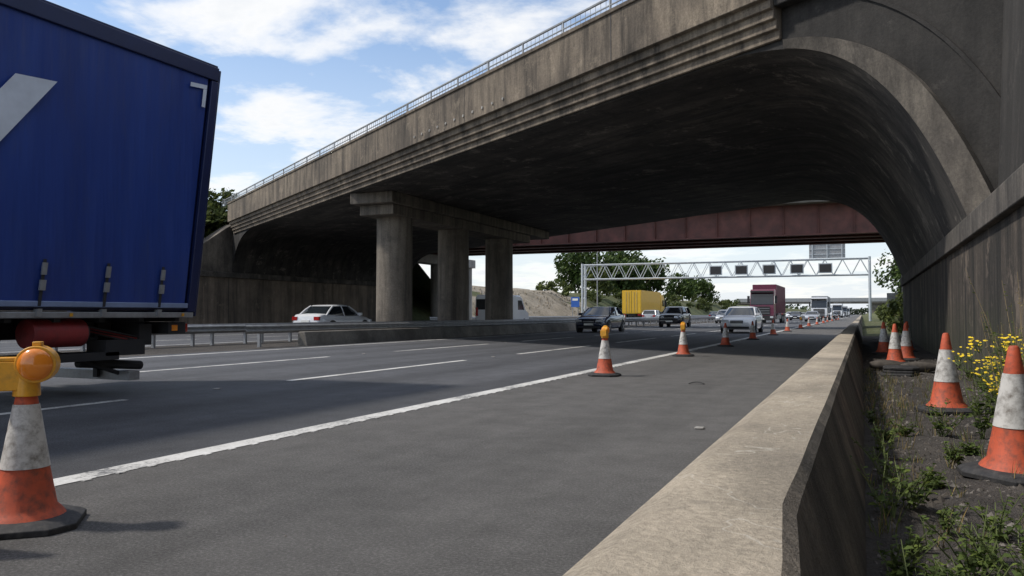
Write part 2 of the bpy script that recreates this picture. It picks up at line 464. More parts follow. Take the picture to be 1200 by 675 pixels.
b.prism([(-35.75,yn+.2,3.585),(-35.75,yn+.2,6.6),(-35.75,yn-.4,6.3),(-35.75,yn-4.5,3.9),(-35.75,yn-20,3.585)],(-.6,0,0),'ring')
b.obj('left_wing_wall',bevel=.02,parent=bridge)
b=B()
for k in range(3):
    b.box(XL+.003,XL+.012,20+9*k,20.03+9*k,.0,3.25,'dark')
b.obj('left_wall_joints',smooth=0,parent=bridge)

def bank(name,xs,zs,y0,y1,step,k,amp=.3,kfun=None):
    b=B(); cols=len(xs); rows=int((y1-y0)/step)+1; vs=[];fs=[]
    for j in range(rows+1):
        y=y0+(y1-y0)*j/rows
        for i in range(cols):
            vs.append((xs[i]+ (0 if i==0 else U(-.1,.1)),y,zs[i]+(0 if i==0 else amp*noise.fractal(Vector((xs[i]*.3,y*.25,1)),1,2,4))))
    for j in range(rows):
        for i in range(cols-1):
            a=j*cols+i; fs.append((a,a+1,a+cols+1,a+cols))
    if kfun:
        b.raw(vs,fs,'grass'); b.mi('earth')
        for q,f in enumerate(fs):
            if kfun(vs[f[0]])=='earth': b.m[q]=1
    else: b.raw(vs,fs,k)
    return b.obj(name,smooth=60)
b=B()
def quad(p): b.face(p,'grass')
xa=-36.4
quad([(xa,nearY(xa),7.0),(-120,nearY(-120),7.0),(-120,nearY(-120)-14,0),(xa,nearY(xa)-14,3.3)])
quad([(xa,-30,3.3),(xa,nearY(xa)-14,3.3),(-120,nearY(-120)-14,0),(-120,-30,0)])
quad([(xa,farY(xa),7.0),(-120,farY(-120),7.0),(-120,farY(-120)+14,0),(xa,farY(xa)+12,0)])
b.obj('approach_embankment',smooth=0)
lf=lambda c: 'earth' if (68<c[1]<122 and noise.noise(Vector((c[0]*.2,c[1]*.08,5)))>-.2) else 'grass'
bank('grass_embankment',[-36.5,-37.5,-39,-40.5,-42,-43.5,-45,-47,-52,-60,-120,-300],[-.05,.3,1.2,2.1,3.0,3.8,4.3,4.7,5.0,5.2,5.4,5.5],62,900,2.5,'grass',.6,lf)
bank('grass_embankment',[2.6,3.4,4.5,6,8,10,14,30,120],[-.05,.4,1.2,2.3,3.6,4.4,4.8,5,5],73,900,3,'grass',.4)
bank('grass_verge',[.0,1.0,2.0,2.7],[.08,.12,.15,.1],35.5,900,3,'grass',.05)

# ------------------------------------------------------------ red steel bridge
rb=bpy.data.objects.new('red_steel_girder_bridge',None); sc.collection.objects.link(rb)
b=B(); ZG=6.3
for yg in(57,59.6,62.2,64.8):
    b.box(-52,4.5,yg-.02,yg+.02,ZG+.06,8.3,'redsteel')
    b.box(-52,4.5,yg-.32,yg+.32,ZG,ZG+.058,'redsteel')
    b.box(-52,4.5,yg-.25,yg+.25,8.302,8.35,'redsteel')
    x=-51
    while x<4.2:
        b.box(x,x+.025,yg-.24,yg-.022,ZG+.062,8.298,'redsteel'); x+=2.2
b.obj('girders',smooth=0,parent=rb)
b=B(); b.box(-56,8,55.8,66,8.352,8.62,'median'); b.box(-56,8,55.7,56.0,8.622,9.3,'median'); b.obj('deck_slab',bevel=.02,parent=rb)
b=B()
for y in(58,64,70): 
    b.cyl((-35.4,y,-.05),(-35.4,y,5.5),.55,n=20,k='palecon')
b.box(-36.1,-34.7,56.6,70.6,5.502,ZG-.01,'palecon')
b.box(2.7,4.6,56,66,-.05,ZG-.01,'column')
b.box(-55,-51,56,66,-.05,ZG-.01,'palecon')
b.obj('piers_and_abutments',bevel=.02,parent=rb)
b=B(); b.box(-60,20,430,444,6.3,7.9,'median'); b.box(-18.6,-17.4,431,443,0,6.29,'median'); b.box(-60,-40,431,443,0,6.29,'median'); b.box(3,20,431,443,0,6.29,'median')
b.box(-60,20,429.8,429.99,7.2,9,'galv')
b.obj('distant_overbridge',smooth=0)

# ------------------------------------------------------------ central reserve
b=B()
b.prism([(-16.9,21.2,-.02),(-16.45,21.2,-.02),(-16.5,21.2,.12),(-16.6,21.2,.46),(-16.85,21.2,.46)],(0,34,0),'median')
b.obj('median_concrete_plinth',bevel=.03)
def guardrail(name,x,y0,y1,z=.61,face=1):
    b=B()
    pr=[(0,-.155),(.035,-.11),(.08,-.085),(.08,-.05),(.02,-.01),(.02,.01),(.08,.05),(.08,.085),(.035,.11),(0,.155)]
    pts=[(x+face*(p[0]),y0,z+p[1]) for p in pr]+[(x+face*(p[0]-.006),y0,z+p[1]) for p in reversed(pr)]
    b.prism(pts,(0,y1-y0,0),'galv')
    y=y0+.8
    while y<min(y1,260):
        b.box(x-face*.13-.05,x-face*.13+.05,y-.04,y+.04,-.05,z+.1,'galv')
        b.box(min(x-face*.08,x-face*.006),max(x-face*.08,x-face*.006),y-.05,y+.05,z-.1,z+.1,'galv'); y+=2.4
    return b.obj(name,smooth=0)
guardrail('guardrail',-17.1,19,600,.58,1)
guardrail('guardrail',-19.9,-10,600,.55,-1)
guardrail('guardrail',-19.6,10,600,.55,1)
guardrail('guardrail',-35.0,62,500,.61,1)

# ------------------------------------------------------------ gantry
g=B()
YG=112; xa,xb=-37.6,.95
def tube(p,q,r=.07,k='gantry'): g.cyl(p,q,r,n=6,k=k,caps=False)
for yy in(YG,YG+1.4):
    for z in(6.1,8.2): tube((xa,yy,z),(xb,yy,z),.10)
    nb=18; w=(xb-xa)/nb
    for i in range(nb):
        x0=xa+i*w
        tube((x0,yy,6.1),(x0+w/2,yy,8.2),.05); tube((x0+w/2,yy,8.2),(x0+w,yy,6.1),.05)
for i in range(19):
    x0=xa+(xb-xa)*i/18
    tube((x0,YG,6.1),(x0,YG+1.4,6.1),.04); tube((x0,YG,8.2),(x0,YG+1.4,8.2),.04)
for x in(xa,xb):
    for yy in(YG,YG+1.4): g.cyl((x,yy,0),(x,yy,8.4),.17,n=10,k='gantry')
    for z in(1.5,3,4.5): tube((x,YG,z),(x,YG+1.4,z+.8),.05)
for x in(-18.3,-14.9,-11.3,-7.8,-4.3):
    g.box(x-.85,x+.85,YG-.35,YG-.16,6.35,7.65,'gantry'); g.box(x-.72,x+.72,YG-.38,YG-.352,6.48,7.52,'dark')
g.box(-6.3,-1.9,YG+.3,YG+.5,8.35,10.5,'galv')
for x in(-5.9,-4.1,-2.3): g.box(x-.06,x+.06,YG+.15,YG+.29,8.2,10.5,'gantry')
for z in(8.8,9.5,10.2): g.box(-6.3,-1.9,YG+.22,YG+.298,z,z+.08,'gantry')
g.obj('sign_gantry',smooth=40)
b=B(); b.cyl((-37.2,118,0),(-37.2,118,10.5),.11,.07,n=8,k='galv'); b.cyl((-37.2,118,10.5),(-36.0,118,10.8),.05,n=6,k='galv'); b.box(-36.1,-35.4,117.85,118.15,10.72,10.88,'galv'); b.obj('street_lamp')
b=B(); b.cyl((-37,106,0),(-37,106,3.2),.06,n=8,k='galv'); b.cyl((-36.2,106,0),(-36.2,106,3.2),.06,n=8,k='galv'); b.box(-37.2,-36.0,105.9,105.94,2.0,3.4,'bluesign'); b.box(-37.0,-36.2,105.88,105.898,2.9,3.2,'plate'); b.obj('traffic_sign')
b=B(); b.cyl((2.0,62,0),(2.0,62,2.4),.05,n=8,k='galv'); b.box(1.6,2.4,61.9,61.94,1.5,2.5,'galv'); b.obj('marker_sign')

# ------------------------------------------------------------ vegetation
def leafquad(b,c,s,k):
    a=Vector((U(-1,1),U(-1,1),U(-1,1))).normalized(); t=a.orthogonal().normalized(); u=a.cross(t)
    c=Vector(c); b.face([c-t*s,c+u*s*.55,c+t*s,c-u*s*.55],k)
def tree(name,x,y,z,h,r,n=1800,s=.3,k='leaf',clumps=26,trunk=.22):
    b=B()
    b.cyl((x,y,z-.3),(x+U(-.3,.3),y,z+h*.6),.035*h,.015*h,n=8,k='trunk')
    cl=[]
    for i in range(clumps):
        a=U(0,6.28); zz=U(trunk,1.0); rr=r*math.sqrt(max(.05,1-((zz-.58)/.55)**2))*U(.1,.9)
        c=Vector((x+rr*math.cos(a),y+rr*math.sin(a),z+h*zz*.93)); cl.append((c,r*U(.25,.45)))
        b.cyl((x,y,z+h*min(.55,zz*.6)),c,.012*h,.004*h,n=5,k='trunk',caps=False)
    for i in range(n):
        c,cr=random.choice(cl)
        d=Vector((random.gauss(0,1),random.gauss(0,1),random.gauss(0,.8)))
        d=d.normalized()*cr*(U(.3,1)**.6)*(1.25 if R()<.12 else 1)
        leafquad(b,c+d,s*U(.6,1.3),k)
    return b.obj(name,smooth=0,recalc=False)
tree('tree',-45,160,4.5,9,5.5,3000,.45); tree('tree',-48,168,4.5,9.5,6,3000,.45); tree('tree',-44.5,178,4.5,8,5,2200,.45); tree('tree',-52,156,4.8,9,6,2400,.48)
tree('tree',-46,225,4.8,7,5,1500,.55); tree('tree',-47,260,4.8,7,5,1300,.55); tree('tree',-44,140,4.4,5,3,1200,.35,'leaf2')
tree('tree',8.5,104,3.8,9,4.0,2200,.38); tree('tree',12,125,4.5,9,4.5,1800,.42); tree('tree',9.5,150,4.5,9,4,1400,.45); tree('tree',8,190,4.2,9,5,1400,.5)
def shrubrow(name,pts,k='leaf2',s=.2,n=400):
    b=B()
    for x,y,z,h,r in pts:
        cl=[(Vector((x+U(-r,r)*.7,y+U(-r,r)*.7,z+h*U(.2,.85))),r*U(.3,.5)) for _ in range(7)]
        for _ in range(4): b.cyl((x,y,z-.2),(x+U(-r,r)*.6,y+U(-r,r)*.6,z+h*U(.5,.9)),.03,.01,n=4,k='trunk',caps=False)
        for _ in range(n):
            c,cr=random.choice(cl); d=Vector((random.gauss(0,1),random.gauss(0,1),random.gauss(0,1))).normalized()*cr*U(.2,1.15)
            q=c+d
            if q.z<z-.1: q.z=z+U(0,.2)
            leafquad(b,q,s*U(.5,1.4),k)
    return b.obj(name,smooth=0,recalc=False)
shrubrow('hedge',[(-37.2-i*.9,nearY(-37.2-i*.9)+U(-1.8,.0),6.3+U(-.6,.2),U(2.0,3.4),1.4) for i in range(16)],'leaf2',.16,900)
shrubrow('shrub',[(-36.9-U(0,1.2),nearY(-37)-1-i*1.0,4.9-.22*i,1.6,1.0) for i in range(9)],'leaf2',.13,600)
shrubrow('shrub',[(x,y,max(.2,(x-2.8)*.68),U(1,2.4),U(1,1.8)) for x,y in [(U(3.4,8),74+i*3.4) for i in range(34)]],'leaf2',.24,240)
shrubrow('shrub',[(x,y,min(4.8,(-x-37)*.62),U(.8,2.2),U(1,2.0)) for x,y in [(U(-47,-39),116+i*4) for i in range(52)]],'leaf2',.3,170)
shrubrow('shrub',[(U(1.5,2.4),U(36,56),.1,U(.8,2.2),.7) for i in range(14)],'leaf2',.1,450)
b=B()
for i in range(4200):
    x=U(-900,500); y=U(900,1400); h=9+7*noise.noise(Vector((x*.012,y*.01,0)))+5*noise.noise(Vector((x*.05,3,0)))
    if -40<x<6 and y<1390: continue
    leafquad(b,(x,y,4+U(0,1)*max(3,h)),U(2,4),'farleaf')
for i in range(1400):
    x=U(-60,30); y=1450; leafquad(b,(x,y,U(0,1)*(9+4*noise.noise(Vector((x*.08,1,0))))),U(1,2.4),'farleaf')
b.obj('distant_trees',smooth=0,recalc=False)
b=B()
for i in range(260):
    x=U(-45,-37.2); y=U(72,122); z=max(0,min(4.3,(-x-37)*.58))+.05; s=U(.08,.28)
    p=[(x+U(.5,1.1)*s*math.cos(t),y+U(.5,1.1)*s*math.sin(t),z-.1) for t in(0,1.2,2.5,3.8,5.0)]
    q=[(x+(a[0]-x)*U(.4,.8),y+(a[1]-y)*U(.4,.8),z+s*U(.4,.9)) for a in p]
    b.loft([p,q],'earth')
b.obj('rubble',smooth=0)

def blade(b,p,q,w,k):
    p=Vector(p);q=Vector(q); s=(q-p).cross(Vector((U(-1,1),U(-1,1),.2))).normalized()*w
    m=(p+q)/2+Vector((0,0,.1*(q-p).length))
    b.face([p-s,p+s,m+s*.8,m-s*.8],k); b.face([m-s*.8,m+s*.8,q],k)
def leaf(b,c,d,s,k):
    d=Vector(d).normalized(); c=Vector(c); u=d.cross(Vector((U(-.5,.5),U(-.5,.5),1))).normalized()*s*.3
    up=Vector((0,0,s*.12))
    b.face([c,c+d*s*.35+u+up,c+d*s*.75+u*.6+up*.6,c+d*s-up*.6,c+d*s*.75-u*.6+up*.6,c+d*s*.35-u+up],k)
def plant(b,x,y,h,nst,ls,k='weed',spread=.4,st='stem',flower=0,nl=10):
    z=gz(x,y)-.01
    for i in range(nst):
        a=U(0,6.28); l=h*U(.55,1); e=Vector((x+math.cos(a)*l*spread*U(.2,1),y+math.sin(a)*l*spread*U(.2,1),z+l))
        p0=Vector((x+U(-.03,.03),y+U(-.03,.03),z)); mdp=(p0+e)/2+Vector((U(-.03,.03),U(-.03,.03),.06*l))
        b.cyl(p0,mdp,.0035+.002*h,.003,n=4,k=st,caps=False); b.cyl(mdp,e,.003,.0015,n=4,k=st,caps=False)
        for j in range(nl):
            t=U(.1,1); c=p0.lerp(mdp,t*2) if t<.5 else mdp.lerp(e,t*2-1)
            a2=U(0,6.28); leaf(b,c,(math.cos(a2),math.sin(a2),U(-.2,.7)),ls*U(.5,1.2)*(1.2-t*.6),k)
        for j in range(flower):
                c=e+Vector((U(-.065,.065),U(-.065,.065),U(-.05,.04)))
                b.cyl(e-Vector((0,0,.08)),c,.0015,n=3,k='stem',caps=False)
                r=U(.009,.016); pts=[]
                for q in range(10):
                    rr=r if q%2==0 else r*.6; t=q*math.pi/5; pts.append(c+Vector((rr*math.cos(t),rr*math.sin(t)*.8,rr*.5*math.sin(t))))
                b.face(pts,'flower')
pl=[(.12,3.25),(.18,3.6),(.1,4.1),(.25,4.6),(.12,5.0),(.32,3.9),(.42,3.5),(.1,5.8),(.15,6.6),(.6,3.6),(.75,4.0),(.35,4.9),(.3,6.9),(1.1,5.4),(1.3,6.2),(.95,8.4),(1.15,9.3),(1.0,6.9),(.22,3.1),(.35,3.3),(.5,3.9),(1.3,8.2),(1.35,9.8),(1.3,11),(.08,7.6),(.9,4.6),(.65,6.2),(.5,5.6),(.55,6.9),(.15,2.9),(.3,2.95),(.45,3.15),(.2,4.3),(1.38,13),(1.36,15)]
for i,(x,y) in enumerate(pl):
    b=B(); plant(b,x,y,U(.1,.28),random.randint(7,13),U(.035,.06),'weed',.9,'stem',0,10)
    b.obj('weed_plant',smooth=0,recalc=False)
b=B()
for i in range(200):
    x=abs(random.gauss(0,.25))+.03 if R()<.5 else U(.05,1.38); y=U(2.6,15)
    for j in range(9):
        xx=x+U(-.04,.04); yy=y+U(-.04,.04); z=gz(x,y)-.01; h=U(.04,.16)
        blade(b,(xx,yy,z),(xx+U(-.05,.05),yy+U(-.05,.05),z+h),.0025,random.choice(['weed','dryleaf','dryleaf']))
b.obj('grass_tufts',smooth=0,recalc=False)
for x,y,h in((.82,6.9,.70),(.93,6.6,.74),(1.0,7.2,.7)):
    b=B(); plant(b,x,y,h,8,.07,'weed',.34,'stem',11,16); b.obj('ragwort_plant',smooth=0,recalc=False)
for x,y,h,ls,k,st in((.96,6.2,1.25,.03,'dryleaf','drystem'),(.98,6.3,.9,.045,'weed','stem'),(1.1,7.6,1.05,.03,'weed','drystem'),(1.05,5.5,.95,.035,'weed','drystem'),(1.15,5.7,1.1,.03,'dryleaf','drystem'),(.95,5.1,.55,.045,'weed','stem'),(1.3,7.0,1.2,.035,'weed','stem'),(1.25,8.6,.9,.03,'dryleaf','drystem'),(1.02,6.7,1.3,.035,'weed','drystem'),(.92,5.75,1.0,.04,'weed','stem')):
    b=B(); plant(b,x,y,h,8,ls,k,.28,st,0,26); b.obj('tall_weed_plant',smooth=0,recalc=False)

# ------------------------------------------------------------ traffic cones
def cone(x,y,z=0,lamp=0,tilt=(0,0),rz=0,ls=1.0):
    b=B()
    def sq(w,c,zz): 
        return [(w,c,zz),(c,w,zz),(-c,w,zz),(-w,c,zz),(-w,-c,zz),(-c,-w,zz),(c,-w,zz),(w,-c,zz)]
    b.loft([sq(.25,.15,0),sq(.25,.15,.028),sq(.225,.13,.045),sq(.18,.10,.055)],'black')
    n=28
    def ring(zz,r): return [(r*math.cos(2*math.pi*i/n),r*math.sin(2*math.pi*i/n),zz) for i in range(n)]
    def rad(zz): return .145-.118*(zz-.05)/.70
    b.loft([ring(.05,.185),ring(.075,.165),ring(.10,rad(.1)+.004),ring(.29,rad(.29))],'conered',caps=False)
    b.loft([ring(.288,rad(.288)+.004),ring(.592,rad(.592)+.004)],'conewhite',caps=False)
    b.loft([ring(.588,rad(.588)),ring(.735,rad(.735)),ring(.75,.02)],'conered')
    if lamp:
        b.cyl((0,0,.63),(0,0,.74),.062,.055,n=14,k='lampyellow')
        b.box(-.17*ls,.01,-.05,.05,.66,.66+.14*ls,'lampyellow')
        b.box(-.13*ls,-.03*ls,-.045,.045,.66+.141*ls,.66+.16*ls,'lampyellow')
        lx=.045*ls; lz=.70+.085*ls
        b.cyl((lx,-.06*ls,lz),(lx,.06*ls,lz),.09*ls,n=28,k='lampyellow')
        for sgn in(-1,1):
            rr=[]
            for q in range(5):
                t=q/4*math.pi/2; r=.078*ls*math.cos(t)+.001; yy=sgn*(.061+.035*math.sin(t))*ls
                rr.append([(lx+r*math.cos(2*math.pi*i/24),yy,lz+r*math.sin(2*math.pi*i/24)) for i in range(24)])
            b.loft(rr,'lampamber')
        b.box(lx-.02,lx+.02,-.03,.03,lz+.087*ls,lz+.11*ls,'lampyellow')
    o=b.obj('traffic_cone',bevel=.004,smooth=40,loc=(x,y,z),rz=rz)
    o.rotation_euler[0]=tilt[0]; o.rotation_euler[1]=tilt[1]
    return o
cone(-3.75,2.66,0,1,rz=.75)
cone(-3.72,2.16,0,0,rz=.2)
for i,(y,l) in enumerate([(12.9,1),(19.7,1),(26.2,0),(33.5,0),(41,0),(50,0),(60,1),(71,0),(83,0),(96,0),(110,0),(125,0),(142,0),(160,0)]):
    cone(-4.0+U(-.08,.08),y,0,l,rz=1.5+U(0,.4),tilt=(U(-.02,.02),U(-.02,.02)),ls=.72)
cone(.73,8.7,.10,0,rz=.3); cone(.79,5.4,.10,0,rz=.9,tilt=(.03,-.03))
cone(.55,16.5,.1,0,rz=.2); cone(.8,18,.1,0); cone(.45,20.5,.1,0); cone(1.0,22,.1,0)
b=B()
for k in range(3):
    w=.25
    c=.15; zz=.09+.05*k; ox,oy=.5+U(-.04,.04),13.6+U(-.04,.04)
    P=[(w,c),(c,w),(-c,w),(-w,c),(-w,-c),(-c,-w),(c,-w),(w,-c)]
    b.loft([[(ox+p[0]*s,oy+p[1]*s,zz+h) for p in P] for s,h in((1,0),(1,.03),(.85,.048))],'black')
b.obj('cone_base_stack',bevel=.005)
b=B()
for cx,cy in((.8,14.2),(.35,14.6)):
    rr=[]
    for q in range(7):
        t=q/6; r=.11*math.sin(math.pi*(.08+.84*t))**.5
        rr.append([(cx-.25+.5*t,cy+r*1.3*math.cos(a),.19+r*.8*math.sin(a)) for a in [2*math.pi*i/12 for i in range(12)]])
    b.loft(rr,'soil')
b.obj('sandbag',smooth=60)

# ------------------------------------------------------------ cars
def car(x,y,rz,paint,kind='saloon',L=4.65,W=1.82,H=1.44,name='car'):
    b=B(); w=W/2
    if kind=='saloon':
        st=[(-.5,.45,.70,.80),(-.488,.30,.90,.88),(-.45,.24,1.02,.94),(-.36,.2,1.04,.985),(-.2,.19,.99,1),(0,.19,.96,1),(.18,.19,.96,1),(.26,.2,.95,.995),(.36,.2,.88,.975),(.44,.22,.78,.93),(.48,.24,.68,.86),(.5,.34,.56,.78)]
        gh=(.25,.06,-.41,-.23)
    elif kind=='hatch':
        st=[(-.5,.45,.8,.82),(-.488,.30,.97,.9),(-.45,.24,1.03,.95),(-.36,.2,1.02,.99),(-.2,.19,.99,1),(0,.19,.97,1),(.18,.19,.97,1),(.27,.2,.96,.995),(.37,.2,.90,.975),(.44,.22,.82,.93),(.48,.24,.72,.87),(.5,.34,.58,.80)]
        gh=(.27,.10,-.475,-.38)
    elif kind=='suv':
        st=[(-.5,.5,.9,.84),(-.488,.38,1.05,.92),(-.45,.3,1.12,.96),(-.36,.28,1.12,.99),(-.2,.27,1.09,1),(0,.27,1.07,1),(.18,.27,1.07,1),(.26,.28,1.08,.995),(.38,.28,1.03,.98),(.45,.3,.96,.94),(.485,.33,.84,.88),(.5,.4,.66,.82)]
        gh=(.26,.1,-.48,-.40)
    rings=[]
    for t,zb,zt,f in st:
        ww=w*f; md=zb+(zt-zb)*.45
        half=[(.0,zb),(.84*ww,zb),(.965*ww,zb+.07),(ww,md-.06),(ww*1.0,md+.08),(.975*ww,zt-.12),(.92*ww,zt-.035),(.8*ww,zt),(.4*ww,zt+.022),(0,zt+.028)]
        ring=[(px,t*L,pz) for px,pz in half]+[(-px,t*L,pz) for px,pz in reversed(half[1:-1])]
        rings.append(ring)
    b.loft(rings,paint)
    yf0,yf1,yr0,yr1=[q*L for q in gh]
    zb=[s[2] for s in st][5]-.03; zt=H
    def lvl(t,inx=0):
        ww=w*(.90-.20*t)-inx; yf=yf0+(yf1-yf0)*t; yr=yr0+(yr1-yr0)*t; z=zb+(zt-zb)*t
        return ww,yf,yr,z
    def ringg(ww,yf,yr,z,cr=.0):
        c=.16
        return [(ww-c*.6,yf,z),( ww*.4,yf+.06,z+cr),(-ww*.4,yf+.06,z+cr),(-ww+c*.6,yf,z),(-ww,yf-c,z),(-ww,(yf+yr)/2,z),(-ww,yr+c,z),(-ww+c*.6,yr,z),(ww-c*.6,yr,z),(ww,yr+c,z),(ww,(yf+yr)/2,z),(ww,yf-c,z)]
    a=lvl(0);m_=lvl(.5);c=lvl(.88)
    b.loft([ringg(*a),ringg(m_[0]+.015,m_[1],m_[2],m_[3]),ringg(*c)],'glass',caps=False)
    c2=lvl(.88); d=lvl(.97); e=lvl(1.0,.16)
    b.loft([ringg(c2[0]+.008,c2[1]+.01,c2[2]-.01,c2[3]),ringg(d[0]-.01,d[1]-.03,d[2]+.03,d[3]),ringg(e[0],e[1]-.2,e[2]+.2,e[3]+.01)],paint)
    for sx in(1,-1):
        def pil(y0,y1,th):
            p=Vector((sx*(a[0]+.004),y0,a[3]));q=Vector((sx*(c[0]+.006),y1,c[3]))
            mm=Vector((sx*(m_[0]+.02),(y0+y1)/2,m_[3]))
            for s_,e_ in((p,mm),(mm,q)): b.cyl(s_,e_,th,n=6,k=paint,caps=False)
        pil(a[1]-.1,c[1]-.1,.04); pil((a[1]+a[2])/2+.1,(c[1]+c[2])/2+.02,.03); pil(a[2]+.12,c[2]+.12,.055)
        b.box(min(sx*(w*.9),sx*(w+.14)),max(sx*(w*.9),sx*(w+.14)),a[1]-.32,a[1]-.2,zb+.03,zb+.17,paint)
        wy=(.305*L,-.29*L); rwh=.335 if kind!='suv' else .38
        for yy in wy:
            b.cyl((sx*(w-.06),yy,rwh),(sx*(w+.004),yy,rwh),rwh+.055,n=26,k='dark')
            b.cyl((sx*(w-.2),yy,rwh),(sx*(w+.012),yy,rwh),rwh,n=26,k='black')
            b.cyl((sx*(w+.0),yy,rwh),(sx*(w+.018),yy,rwh),rwh*.66,n=20,k='dark')
            for q in range(5):
                t=q*2*math.pi/5+.3
                b.cyl((sx*(w+.02),yy,rwh),(sx*(w+.02),yy+rwh*.62*math.cos(t),rwh+rwh*.62*math.sin(t)),.035,n=4,k='rim')
        hz=.66 if kind!='suv' else .82
        b.prism([(sx*w*.80,.487*L,hz-.07),(sx*w*.42,.503*L,hz-.07),(sx*w*.45,.497*L,hz+.05),(sx*w*.84,.467*L,hz+.08),(sx*w*.93,.45*L,hz+.06),(sx*w*.90,.462*L,hz-.03)],(0,.012,0),'lens')
        b.box(min(sx*w*.55,sx*w*.88),max(sx*w*.55,sx*w*.88),-.502*L,-.47*L,.72+(.1 if kind=='suv' else 0),.9+(.1 if kind=='suv' else 0),'redlens')
    hz=.60 if kind!='suv' else .72
    b.box(-w*.36,w*.36,.49*L,.505*L,hz-.06,hz+.09,'dark')
    b.box(-w*.34,w*.34,.504*L,.508*L,hz+.0,hz+.02,'rim')
    b.box(-w*.7,w*.7,.47*L,.502*L,.26,.37,'dark')
    b.box(-.26,.26,.5*L,.512*L,.41,.52,'plate')
    b.box(-.26,.26,-.506*L,-.49*L,.62,.73,'plate')
    b.box(-w*.75,w*.75,-.503*L,-.46*L,.28,.42,'dark')
    return b.obj(name,smooth=38,loc=(x,y,0),rz=rz)
PI=math.pi
car(-25.4,34.9,0,'white','saloon',4.8,1.86,1.50)
car(-13.8,44.5,PI,'navy','saloon')
car(-13.8,64.5,PI,'darkp','suv',4.5,1.84,1.62)
car(-6.1,46,PI,'white','saloon',4.6,1.82,1.44)
car(-14,92,PI,'silver','hatch',4.3,1.8,1.5)
for x,y,p,k in((-13.9,120,'darkp','hatch'),(-6.3,118,'silver','saloon'),(-10,140,'darkp','saloon'),(-6.3,210,'navy','hatch'),(-13.9,180,'white','suv'),(-10,240,'white','hatch'),(-13.8,150,'red','hatch'),(-13.8,215,'silver','saloon'),(-10,185,'white','saloon'),(-6.2,186,'darkp','suv'),(-13.8,255,'navy','suv'),(-10,275,'silver','hatch'),(-6.3,288,'white','hatch'),(-13.8,300,'white','saloon'),(-6.3,360,'white','suv'),(-13.8,350,'silver','hatch')):
    car(x,y,PI,p,k,4.4,1.8,1.5 if k!='saloon' else 1.44)
for x,y,p,k in((-23,95,'silver','hatch'),(-23,140,'navy','saloon'),(-26.7,165,'white','hatch'),(-23,190,'darkp','suv')):
    car(x,y,0,p,k,4.4,1.8,1.5 if k!='saloon' else 1.44)

def van(x,y,rz,paint,name='van'):
    b=B(); w=.98
    pf=[(-2.7,.35),(-2.72,1.2),(-2.66,2.3),(-2.5,2.42),(1.0,2.42),(1.35,2.3),(2.0,1.35),(2.6,1.1),(2.72,.8),(2.72,.35)]
    R_=[]
    for xx,ins in((-w,.08),(-w+.08,0),(w-.08,0),(w,.08)):
        R_.append([(xx,p[0]*(1-ins*.3),p[1]-(ins if p[1]>1.5 else 0)) for p in pf])
    b.loft(R_,paint)
    b.prism([(-w+.12,1.42,2.24),(w-.12,1.42,2.24),(w-.1,2.03,1.38),(-w+.1,2.03,1.38)],(0,.012,.008),'glass')
    b.box(-w+.1,w-.1,-2.735,-2.722,1.35,2.1,'glass')
    for sx in(-1,1):
        b.prism([(sx*(w+.004),.5,1.35),(sx*(w+.004),1.75,1.35),(sx*(w+.004),1.25,2.05),(sx*(w+.004),.5,2.05)],(sx*.004,0,0),'glass')
        for yy in(-1.7,1.75):
            b.cyl((sx*(w-.2),yy,.35),(sx*(w+.012),yy,.35),.35,n=22,k='black'); b.cyl((sx*w,yy,.35),(sx*(w+.02),yy,.35),.2,n=16,k='rim')
        b.box(min(sx*.75,sx*.93),max(sx*.75,sx*.93),-2.75,-2.7,.9,1.5,'redlens')
        b.box(min(sx*.5,sx*.9),max(sx*.5,sx*.9),2.66,2.74,.75,.95,'lens')
    b.box(-.7,.7,2.7,2.74,.45,.7,'dark')
    return b.obj(name,smooth=35,loc=(x,y,0),rz=rz,bevel=.02)
van(-24.5,54.5,0,'white'); van(-6.2,165,PI,'white'); van(-10,208,PI,'white')

